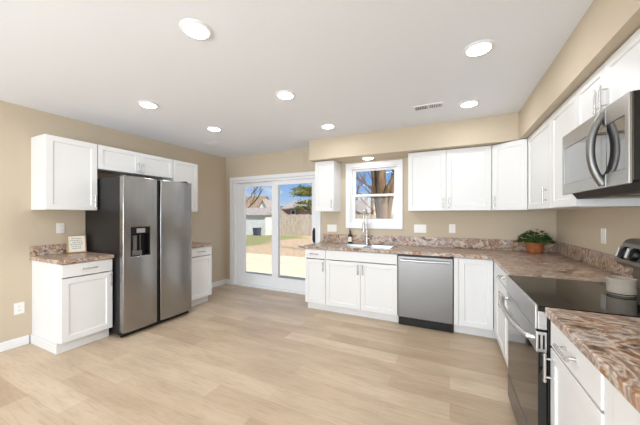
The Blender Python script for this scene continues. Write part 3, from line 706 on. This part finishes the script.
# ------------------------------------------------------------------ switches and outlets
def plate(label, cat, name, loc, rz, w, h, kind, group):
    t = thing(name, label, cat, loc, rz, group)
    MB().box(-w / 2, w / 2, -0.006, -0.0008, -h / 2, h / 2).build('cover_plate', 'plastic', t, 0.002)
    n = max(1, round(w / 0.06)) if w > 0.09 else 1
    for i in range(n):
        cx = (i - (n - 1) / 2) * 0.046
        if kind == 'switch': MB().box(cx - 0.016, cx + 0.016, -0.0085, -0.0062, -0.033, 0.033).build('rocker', 'plastic', t, 0.001)
        else:
            for s in (-1, 1):
                f = MB().box(cx - 0.016, cx + 0.016, -0.008, -0.0062, s * 0.020 - 0.014, s * 0.020 + 0.014).build('socket', 'plastic', t, 0.003)
                mm = MB(); mm.box(cx - 0.007, cx - 0.005, -0.0086, -0.0081, s * 0.020 - 0.004, s * 0.020 + 0.006); mm.box(cx + 0.005, cx + 0.007, -0.0086, -0.0081, s * 0.020 - 0.004, s * 0.020 + 0.006)
                mm.build('slots', 'dark', f)
GW = 'wall plates'
plate('white outlet low on the left wall beside the base cabinet', 'outlet', 'wall_outlet', (XL, 1.212, 0.40), R90, 0.078, 0.12, 'outlet', GW)
plate('white outlet on the left wall above the sign', 'outlet', 'wall_outlet', (XL, 1.545, 1.222), R90, 0.074, 0.118, 'outlet', GW)
plate('white switch plate on the back wall left of the window', 'switch', 'switch_plate', (-1.742, YB, 1.16), 0, 0.165, 0.118, 'switch', GW)
plate('white switch plate on the back wall right of the window, wider of that pair', 'switch', 'switch_plate', (-0.38, YB, 1.18), 0, 0.165, 0.118, 'switch', GW)
plate('white outlet on the back wall above the dishwasher, narrower of that pair', 'outlet', 'wall_outlet', (0.03, YB, 1.19), 0, 0.078, 0.118, 'outlet', GW)
plate('white switch plate on the right wall between plant and range', 'switch', 'switch_plate', (XR, 3.012, 1.20), -R90, 0.078, 0.125, 'switch', GW)

# ------------------------------------------------------------------ ceiling vent and downlights
t = thing('ceiling_vent', 'white rectangular air vent in the ceiling near the back wall cabinets', 'vent', (-0.205, 3.09, H), 0)
vw, vd = 0.15, 0.075
MB().grid([-vw, -vw + 0.02, -0.008, 0.008, vw - 0.02, vw], [-vd, -vd + 0.02, vd - 0.02, vd], lambda i, j: not (j == 1 and i in (1, 3)), 'xy', -0.010, -0.0008).build('frame', 'trim', t, 0.002)
MB().box(-vw + 0.02, vw - 0.02, -vd + 0.02, vd - 0.02, -0.0025, -0.0010).build('duct_shade', 'charcoal', t)  # dark sheet stands in for the shade between the louvres
for s, (a, b) in enumerate(((-vw + 0.02, -0.008), (0.008, vw - 0.02))):
    for k in range(7):
        x = a + (b - a) * (k + 0.5) / 7; q = 0.0035 * (1 if s else -1)
        MB().hexa([(x - q - 0.001, -vd + 0.02, -0.009), (x - q + 0.001, -vd + 0.02, -0.009), (x - q + 0.001, vd - 0.02, -0.009), (x - q - 0.001, vd - 0.02, -0.009),
                   (x + q - 0.001, -vd + 0.02, -0.003), (x + q + 0.001, -vd + 0.02, -0.003), (x + q + 0.001, vd - 0.02, -0.003), (x + q - 0.001, vd - 0.02, -0.003)]).build('louvre', 'trim', t)
t = thing('ceiling_register', 'small faint white vent in the ceiling near the left wall', 'vent', (-3.40, 3.174, H), 0)
MB().grid([-0.13, -0.115, 0.115, 0.13], [-0.06, -0.045, 0.045, 0.06], lambda i, j: not (i == 1 and j == 1), 'xy', -0.008, -0.0008).build('frame', 'trim', t, 0.002)
for k in range(7): MB().box(-0.115, 0.115, -0.042 + k * 0.013, -0.035 + k * 0.013, -0.006, -0.001).build('louvre', 'trim', t)

def downlight(x, y, label, z=H, watts=LAMP_W):
    t = thing('ceiling_light', label, 'ceiling light', (x, y, z), 0, 'recessed ceiling lights')
    MB().lathe([(0.072, -0.0008), (0.095, -0.0008), (0.095, -0.004), (0.088, -0.010), (0.074, -0.012), (0.072, -0.0008)], seg=36, closed=False).build('trim_ring', 'trim', t, 0, True)
    MB().lathe([(0.0725, -0.004), (0.070, -0.013), (0.055, -0.019), (0.030, -0.022), (0.001, -0.023)], seg=36, closed=False).build('lens', 'lens', t, 0, True)
    ld = bpy.data.lights.new('lamp', 'AREA'); ld.shape = 'DISK'; ld.size = 0.14; ld.energy = watts; ld.color = LAMP_COL; ld.spread = PI
    lo = bpy.data.objects.new('lamp', ld); COL.objects.link(lo); lo.parent = t; lo.location = (0, 0, -0.030)
for x, y, lab in ((-1.415, 1.19, 'round recessed ceiling light nearest the camera, left of centre'),
                  (-2.82, 1.78, 'round recessed ceiling light above the refrigerator, front of the left row'),
                  (-1.415, 2.20, 'round recessed ceiling light in the middle of the centre row'),
                  (-2.82, 2.65, 'round recessed ceiling light at the back of the left row, toward the patio door'),
                  (-1.415, 3.205, 'round recessed ceiling light in front of the soffit, toward the window'),
                  (0.18, 2.16, 'round recessed ceiling light at the front of the right row, before the microwave'),
                  (0.18, 3.185, 'round recessed ceiling light beside the rectangular air vent'),
                  (-2.82, 0.35, 'round recessed ceiling light behind the camera at the left wall'),
                  (-1.415, -0.6, 'round recessed ceiling light behind the camera in the centre'),
                  (0.05, 0.4, 'round recessed ceiling light directly above the camera'),
                  (-2.82, -1.5, 'round recessed ceiling light at the rear left of the room'),
                  (0.05, -1.6, 'round recessed ceiling light at the rear right of the room')):
    downlight(x, y, lab)
downlight(-1.08, 3.90, 'round recessed light in the underside of the soffit above the kitchen window', 2.212, 2.0)

# ------------------------------------------------------------------ outdoors
GZ = -0.22
m = MB(); nx_, ny_ = 30, 26
gx = [-45 + 90 * i / nx_ for i in range(nx_ + 1)]; gy = [4.262 + (70 - 4.262) * (j / ny_) ** 1.5 for j in range(ny_ + 1)]
G = [[m.bm.verts.new((x, y, GZ + (0.03 * math.sin(x * 1.3 + y) if y > 9 else 0))) for y in gy] for x in gx]
for i in range(nx_):
    for j in range(ny_): m.face([G[i][j], G[i + 1][j], G[i + 1][j + 1], G[i][j + 1]])
tag(struct(m.build('ground', 'ground', None, 0, True)))
struct(MB().box(-11, -0.5, 4.262, 8.6, GZ - 0.05, -0.145).build('patio', 'concrete'))

def limb(m, p, d, L, r, depth, rg, spread=0.6, up=0.15, kids=3, wob=0.14):
    n = 6; pts = [Vector(p)]; rs = [r]; d = Vector(d).normalized()
    for i in range(n):
        d = (d + Vector((rg.uniform(-1, 1), rg.uniform(-1, 1), rg.uniform(-.6, .8))) * wob + Vector((0, 0, up * 0.15))).normalized()
        pts.append(pts[-1] + d * L / n); rs.append(r * (1 - 0.6 * (i + 1) / n))
    m.tube(pts, rs, 7 if depth < 2 else 5)
    if depth <= 0: return
    for k in range(kids):
        i = rg.randint(2, n); q = (d + Vector((rg.uniform(-1, 1), rg.uniform(-1, 1), rg.uniform(-.3, .9))) * spread * 1.4).normalized()
        limb(m, pts[i], q, L * rg.uniform(0.5, 0.75), rs[i] * 0.65, depth - 1, rg, spread, up, kids, wob)
# big bare tree seen through the kitchen window (several trunks)
t = thing('bare_tree', 'big bare tree with several thick trunks outside the kitchen window', 'tree', (-1.97, 8.98, GZ), 0)
rg = random.Random(11)
m = MB()
m.tube([(0, 0, -0.05), (0.0, 0, 0.8), (-0.02, 0, 1.5), (-0.04, 0, 2.2), (-0.10, 0.05, 3.2), (-0.15, 0.1, 4.6), (-0.1, 0.2, 6.0)], [0.30, 0.21, 0.175, 0.165, 0.145, 0.12, 0.07], 14)
m.tube([(-0.12, 0.05, -0.05), (-0.11, 0.05, 0.8), (-0.15, 0.06, 1.5), (-0.26, 0.08, 2.3), (-0.36, 0.1, 3.1), (-0.6, 0.2, 5.0)], [0.18, 0.12, 0.10, 0.095, 0.09, 0.06], 12)
m.tube([(0.10, 0.2, -0.05), (0.08, 0.22, 0.9), (0.10, 0.25, 1.6), (0.20, 0.28, 2.3), (0.31, 0.3, 3.2), (0.5, 0.35, 5.0)], [0.18, 0.13, 0.10, 0.085, 0.075, 0.05], 12)
m.build('trunk', 'bark', t, 0, True)
m = MB()
m.tube([(0.02, -0.1, 2.0), (0.16, -0.16, 2.40), (0.34, -0.18, 2.75), (0.56, -0.2, 3.15), (0.75, -0.2, 3.6)], [0.09, 0.085, 0.075, 0.07, 0.05], 10)
for (p, d, L, r) in (((-0.4, .08, 2.5), (-0.9, 0.1, 0.5), 1.6, 0.035), ((-0.35, .08, 2.2), (-0.9, 0.2, 0.15), 1.3, 0.025), ((-0.1, .05, 3.2), (0.5, 0, 0.8), 2.2, 0.06), ((0.36, .3, 3.0), (0.8, 0, 0.6), 2, 0.05), ((-0.5, .1, 3.2), (-0.7, 0, 0.6), 2, 0.05)):
    limb(m, p, d, L, r, 2, rg)
m.build('branches', 'bark', t, 0, True)

def at(u, v, Y):
    """direction of a photo point -> place at depth Y, used only to measure the far yard"""
    dxp = (u - 320) / 272.06; c, s = math.cos(.445), math.sin(.445)
    d = Vector((-s + dxp * c, c + dxp * s, (215.28 - v) / 272.06)); k = Y / d.y
    return Vector((0, 0, 1.37)) + d * k
# fence along the back of the yard
FYY = 18.5
t = thing('board_fence', 'weathered grey wooden privacy fence along the back of the yard', 'fence', (-12.9, FYY, GZ), 0)
x = 0.0; rf = random.Random(5); fh = 1.66
while x < 27:
    m = MB(); q = x
    while q < x + 2.4 - 0.01:
        h_ = fh + rf.uniform(-0.03, 0.03); m.prism([(q, -0.05), (q + 0.145, -0.05), (q + 0.145, h_ - 0.03), (q + 0.115, h_), (q + 0.03, h_), (q, h_ - 0.03)], 'y', -0.012 + rf.uniform(-.006, .006), 0.010); q += 0.150
    m.box(x, x + 2.4, 0.0105, 0.05, 0.3, 0.39); m.box(x, x + 2.4, 0.0105, 0.05, 1.3, 1.39)
    m.build('fence_panel', 'fence', t)
    MB().box(x - 0.05, x + 0.05, 0.055, 0.15, -0.1, fh + 0.02).build('post', 'fence', t, 0.01)
    x += 2.4
# shed on the left side of the yard
t = thing('garden_shed', 'pale grey shed with a low shingled roof at the left of the yard', 'shed', (-15.6, 19.0, GZ), 0)
MB().box(-2.5, 2.5, -1.5, 1.5, -0.1, 1.60).build('wall', 'shed', t)
MB().prism([(-1.7, 1.601), (1.7, 1.601), (0, 2.25)], 'x', -2.65, 2.65).build('roof', 'shingle', t)
t = thing('trash_bin', 'dark blue grey wheeled bin standing against the pale shed', 'bin', (-13.62, 17.1, GZ), 0)
MB().hexa([(-0.19, -0.20, 0.03), (0.19, -0.20, 0.03), (0.19, 0.20, 0.03), (-0.19, 0.20, 0.03), (-0.24, -0.25, 0.56), (0.24, -0.25, 0.56), (0.24, 0.25, 0.56), (-0.24, 0.25, 0.56)]).build('body', painted('blue_grey_plastic', srgb(70, 72, 92), 0.5), t, 0.02)
MB().box(-0.25, 0.25, -0.27, 0.27, 0.5605, 0.61).build('lid', painted('dark_plastic', srgb(52, 54, 68), 0.5), t, 0.02)
for q in (-0.15, 0.15):
    m = MB(); m.tube([(q - 0.03, 0.22, 0.06), (q + 0.03, 0.22, 0.06)], 0.06, 14); m.build('wheel', 'dark', t)
# houses beyond the fence
def house(label, cx, cy, w, d, wall_h, roof_h, ridge, wall, roof, windows=(), base=GZ):
    t = thing('house', label, 'house', (cx, cy, base), 0)
    MB().box(-w / 2, w / 2, -d / 2, d / 2, -0.1, wall_h).build('wall', wall, t)
    if ridge == 'y':
        MB().prism([(-w / 2, wall_h + 0.001), (w / 2, wall_h + 0.001), (0, wall_h + roof_h)], 'y', -d / 2, d / 2 - 0.05).build('gable', wall, t)
        a = 0.25; e = 0.12; k = roof_h / (w / 2)
        MB().prism([(-w / 2 - a, wall_h - a * k + 0.02), (0, wall_h + roof_h + 0.02), (w / 2 + a, wall_h - a * k + 0.02), (w / 2 + a, wall_h - a * k + e + 0.02), (0, wall_h + roof_h + e + 0.04), (-w / 2 - a, wall_h - a * k + e + 0.02)], 'y', -d / 2 - 0.2, d / 2 + 0.2).build('roof', roof, t)
    else:
        MB().prism([(-d / 2, wall_h + 0.001), (d / 2, wall_h + 0.001), (0, wall_h + roof_h)], 'x', -w / 2, w / 2).build('gable', wall, t)
        a = 0.25; e = 0.12; k = roof_h / (d / 2)
        MB().prism([(-d / 2 - a, wall_h - a * k + 0.02), (0, wall_h + roof_h + 0.02), (d / 2 + a, wall_h - a * k + 0.02), (d / 2 + a, wall_h - a * k + e + 0.02), (0, wall_h + roof_h + e + 0.04), (-d / 2 - a, wall_h - a * k + e + 0.02)], 'x', -w / 2 - 0.2, w / 2 + 0.2).build('roof', roof, t)
    for (x, z, ww, hh) in windows:
        f = MB().grid([x - ww / 2, x - ww / 2 + 0.08, x + ww / 2 - 0.08, x + ww / 2], [z - hh / 2, z - hh / 2 + 0.08, z + hh / 2 - 0.08, z + hh / 2], lambda i, j: not (i == 1 and j == 1), 'xz', -d / 2 - 0.05, -d / 2 - 0.001).build('window', 'trim', t)
        MB().box(x - ww / 2 + 0.08, x + ww / 2 - 0.08, -d / 2 - 0.02, -d / 2 - 0.002, z - hh / 2 + 0.08, z + hh / 2 - 0.08).build('pane', 'blackglass', f)
    return t
P1 = at(269, 205, 31); house('white gabled house with a brown grey roof behind the fence, left of the door stile', P1.x, 31, 2.5, 2.6, 1.6, 2.0, 'y', 'whitesiding', 'shingle')
P2 = at(250, 205, 42); house('tan house with a wide grey brown roof behind the shed', P2.x, 42, 7.6, 7, 2.4, 2.7, 'x', 'tansiding', 'brownshingle', ((-1, 1.6, 1.2, 1.2),))
P3 = at(287.5, 210, 34.5); house('white house with a dark shingled roof beyond the fence, seen in the sliding door', P3.x, 34.8, 2.2, 4, 1.72, 1.1, 'x', 'whitesiding', 'darkshingle')
P4 = at(307, 212, 28); house('red brick house with a white framed window beyond the fence', P4.x, 28, 3.4, 5, 2.3, 0.9, 'x', 'brick', 'shingle', ((-0.35, 1.8, 0.6, 0.75),))
P5 = at(359, 210, 36); house('low grey roofed house seen through the left side of the kitchen window', P5.x - 0.6, 36, 5.5, 5, 1.9, 1.6, 'x', 'tansiding', 'shingle', ((0.9, 1.35, 0.7, 0.5),))
P6 = at(393, 208, 27); house('pale house seen through the right edge of the kitchen window', P6.x + 1.5, 27, 4.4, 5, 2.2, 1.6, 'y', 'whitesiding', 'darkshingle')
# bare tree behind the shed
T1 = at(243, 205, 21.5)
t = thing('bare_tree', 'thin bare tree with spreading branches behind the pale shed', 'tree', (T1.x, 21.5, GZ), 0)
rg = random.Random(21)
m = MB(); m.tube([(0, 0, -0.05), (0.02, 0, 1.4), (0.05, 0, 2.6), (-0.02, 0, 4.2), (0.1, 0, 6)], [0.16, 0.13, 0.11, 0.08, 0.04], 9); m.build('trunk', 'bark', t, 0, True)
m = MB()
for (p, d, L, r) in (((0.03, 0, 1.9), (0.9, 0.1, 0.5), 3.4, 0.07), ((0.05, 0, 2.6), (0.85, 0, 0.5), 2.6, 0.05), ((0.0, 0, 3.0), (-0.7, 0, 0.6), 2.4, 0.05), ((0.0, 0, 3.6), (0.5, -0.1, 0.8), 2.0, 0.04), ((0, 0, 1.6), (0.9, 0, 0.9), 2.6, 0.05)):
    limb(m, p, d, L, r, 2, rg, 0.5, 0.2, 3)
m.build('branches', 'bark', t, 0, True)
# further bare trees behind the houses
for (u, Y, lab) in ((372, 32, 'thin bare tree between the two houses seen through the kitchen window'), (357, 43, 'bare tree behind the low grey roofed house')):
    T2 = at(u, 205, Y); t = thing('bare_tree', lab, 'tree', (T2.x, Y, GZ), 0)
    m = MB(); m.tube([(0, 0, -0.05), (0.05, 0, 2), (0, 0, 4), (0.1, 0, 6.5)], [0.2, 0.16, 0.12, 0.05], 8); m.build('trunk', 'bark', t, 0, True)
    m = MB()
    for k in range(10): limb(m, (0, 0, 1.8 + k * 0.45), (rg.uniform(-1, 1), rg.uniform(-.5, .5), 0.6), 2.6, 0.06, 2, rg, 0.5, 0.2, 3)
    m.build('branches', 'bark', t, 0, True)
# evergreen with drooping boughs
T3 = at(316, 205, 22)
t = thing('evergreen_tree', 'green and yellow evergreen tree with spreading boughs above the fence', 'tree', (T3.x, 22.4, GZ), 0)
MB().tube([(0, 0, -0.05), (0, 0, 3), (0.05, 0, 7)], [0.22, 0.17, 0.05], 10).build('trunk', 'bark', t, 0, True)
m = MB(); bl = MB(); rp = random.Random(9)
for (z, L, drop, na) in ((2.35, 2.0, -0.05, 9), (2.75, 2.0, 0.0, 8), (3.45, 2.7, 0.04, 12), (3.85, 2.5, 0.08, 10), (4.7, 2.4, 0.1, 8), (5.4, 1.9, 0.2, 8), (6.1, 1.4, 0.3, 7)):
    for q in range(na):
        a = 2 * PI * q / na + rp.uniform(-.2, .2); dirv = Vector((math.cos(a), math.sin(a), 0)); LL = L * rp.uniform(0.8, 1.1)
        pts = [Vector((0, 0, z)) + dirv * LL * f + Vector((0, 0, drop * LL * math.sin(f * 2.2))) for f in (0, .25, .5, .75, 1)]
        bl.tube(pts, [0.05, 0.04, 0.03, 0.02, 0.008], 5)
        for k in range(120):
            f = rp.uniform(0.2, 1.02); c = Vector((0, 0, z)) + dirv * LL * f + Vector((0, 0, drop * LL * math.sin(f * 2.2)))
            c += Vector((rp.gauss(0, .22), rp.gauss(0, .22), rp.gauss(0, .09)))
            n = Vector((rp.gauss(0, 1), rp.gauss(0, 1), rp.gauss(0, .5))).normalized(); e1 = n.orthogonal().normalized(); e2 = n.cross(e1)
            s_ = rp.uniform(0.06, 0.15)
            V = m.verts([c - e1 * s_ * .4, c + n * s_ * 1.6, c + e1 * s_ * .4, c - n * s_ * .3]); m.face([V[0], V[1], V[2], V[3]])
            V = m.verts([c - e2 * s_ * .4, c + n * s_ * 1.6, c + e2 * s_ * .4, c - n * s_ * .3]); m.face([V[0], V[1], V[2], V[3]])
m.build('foliage', 'pine', t); bl.build('branches', 'bark', t)
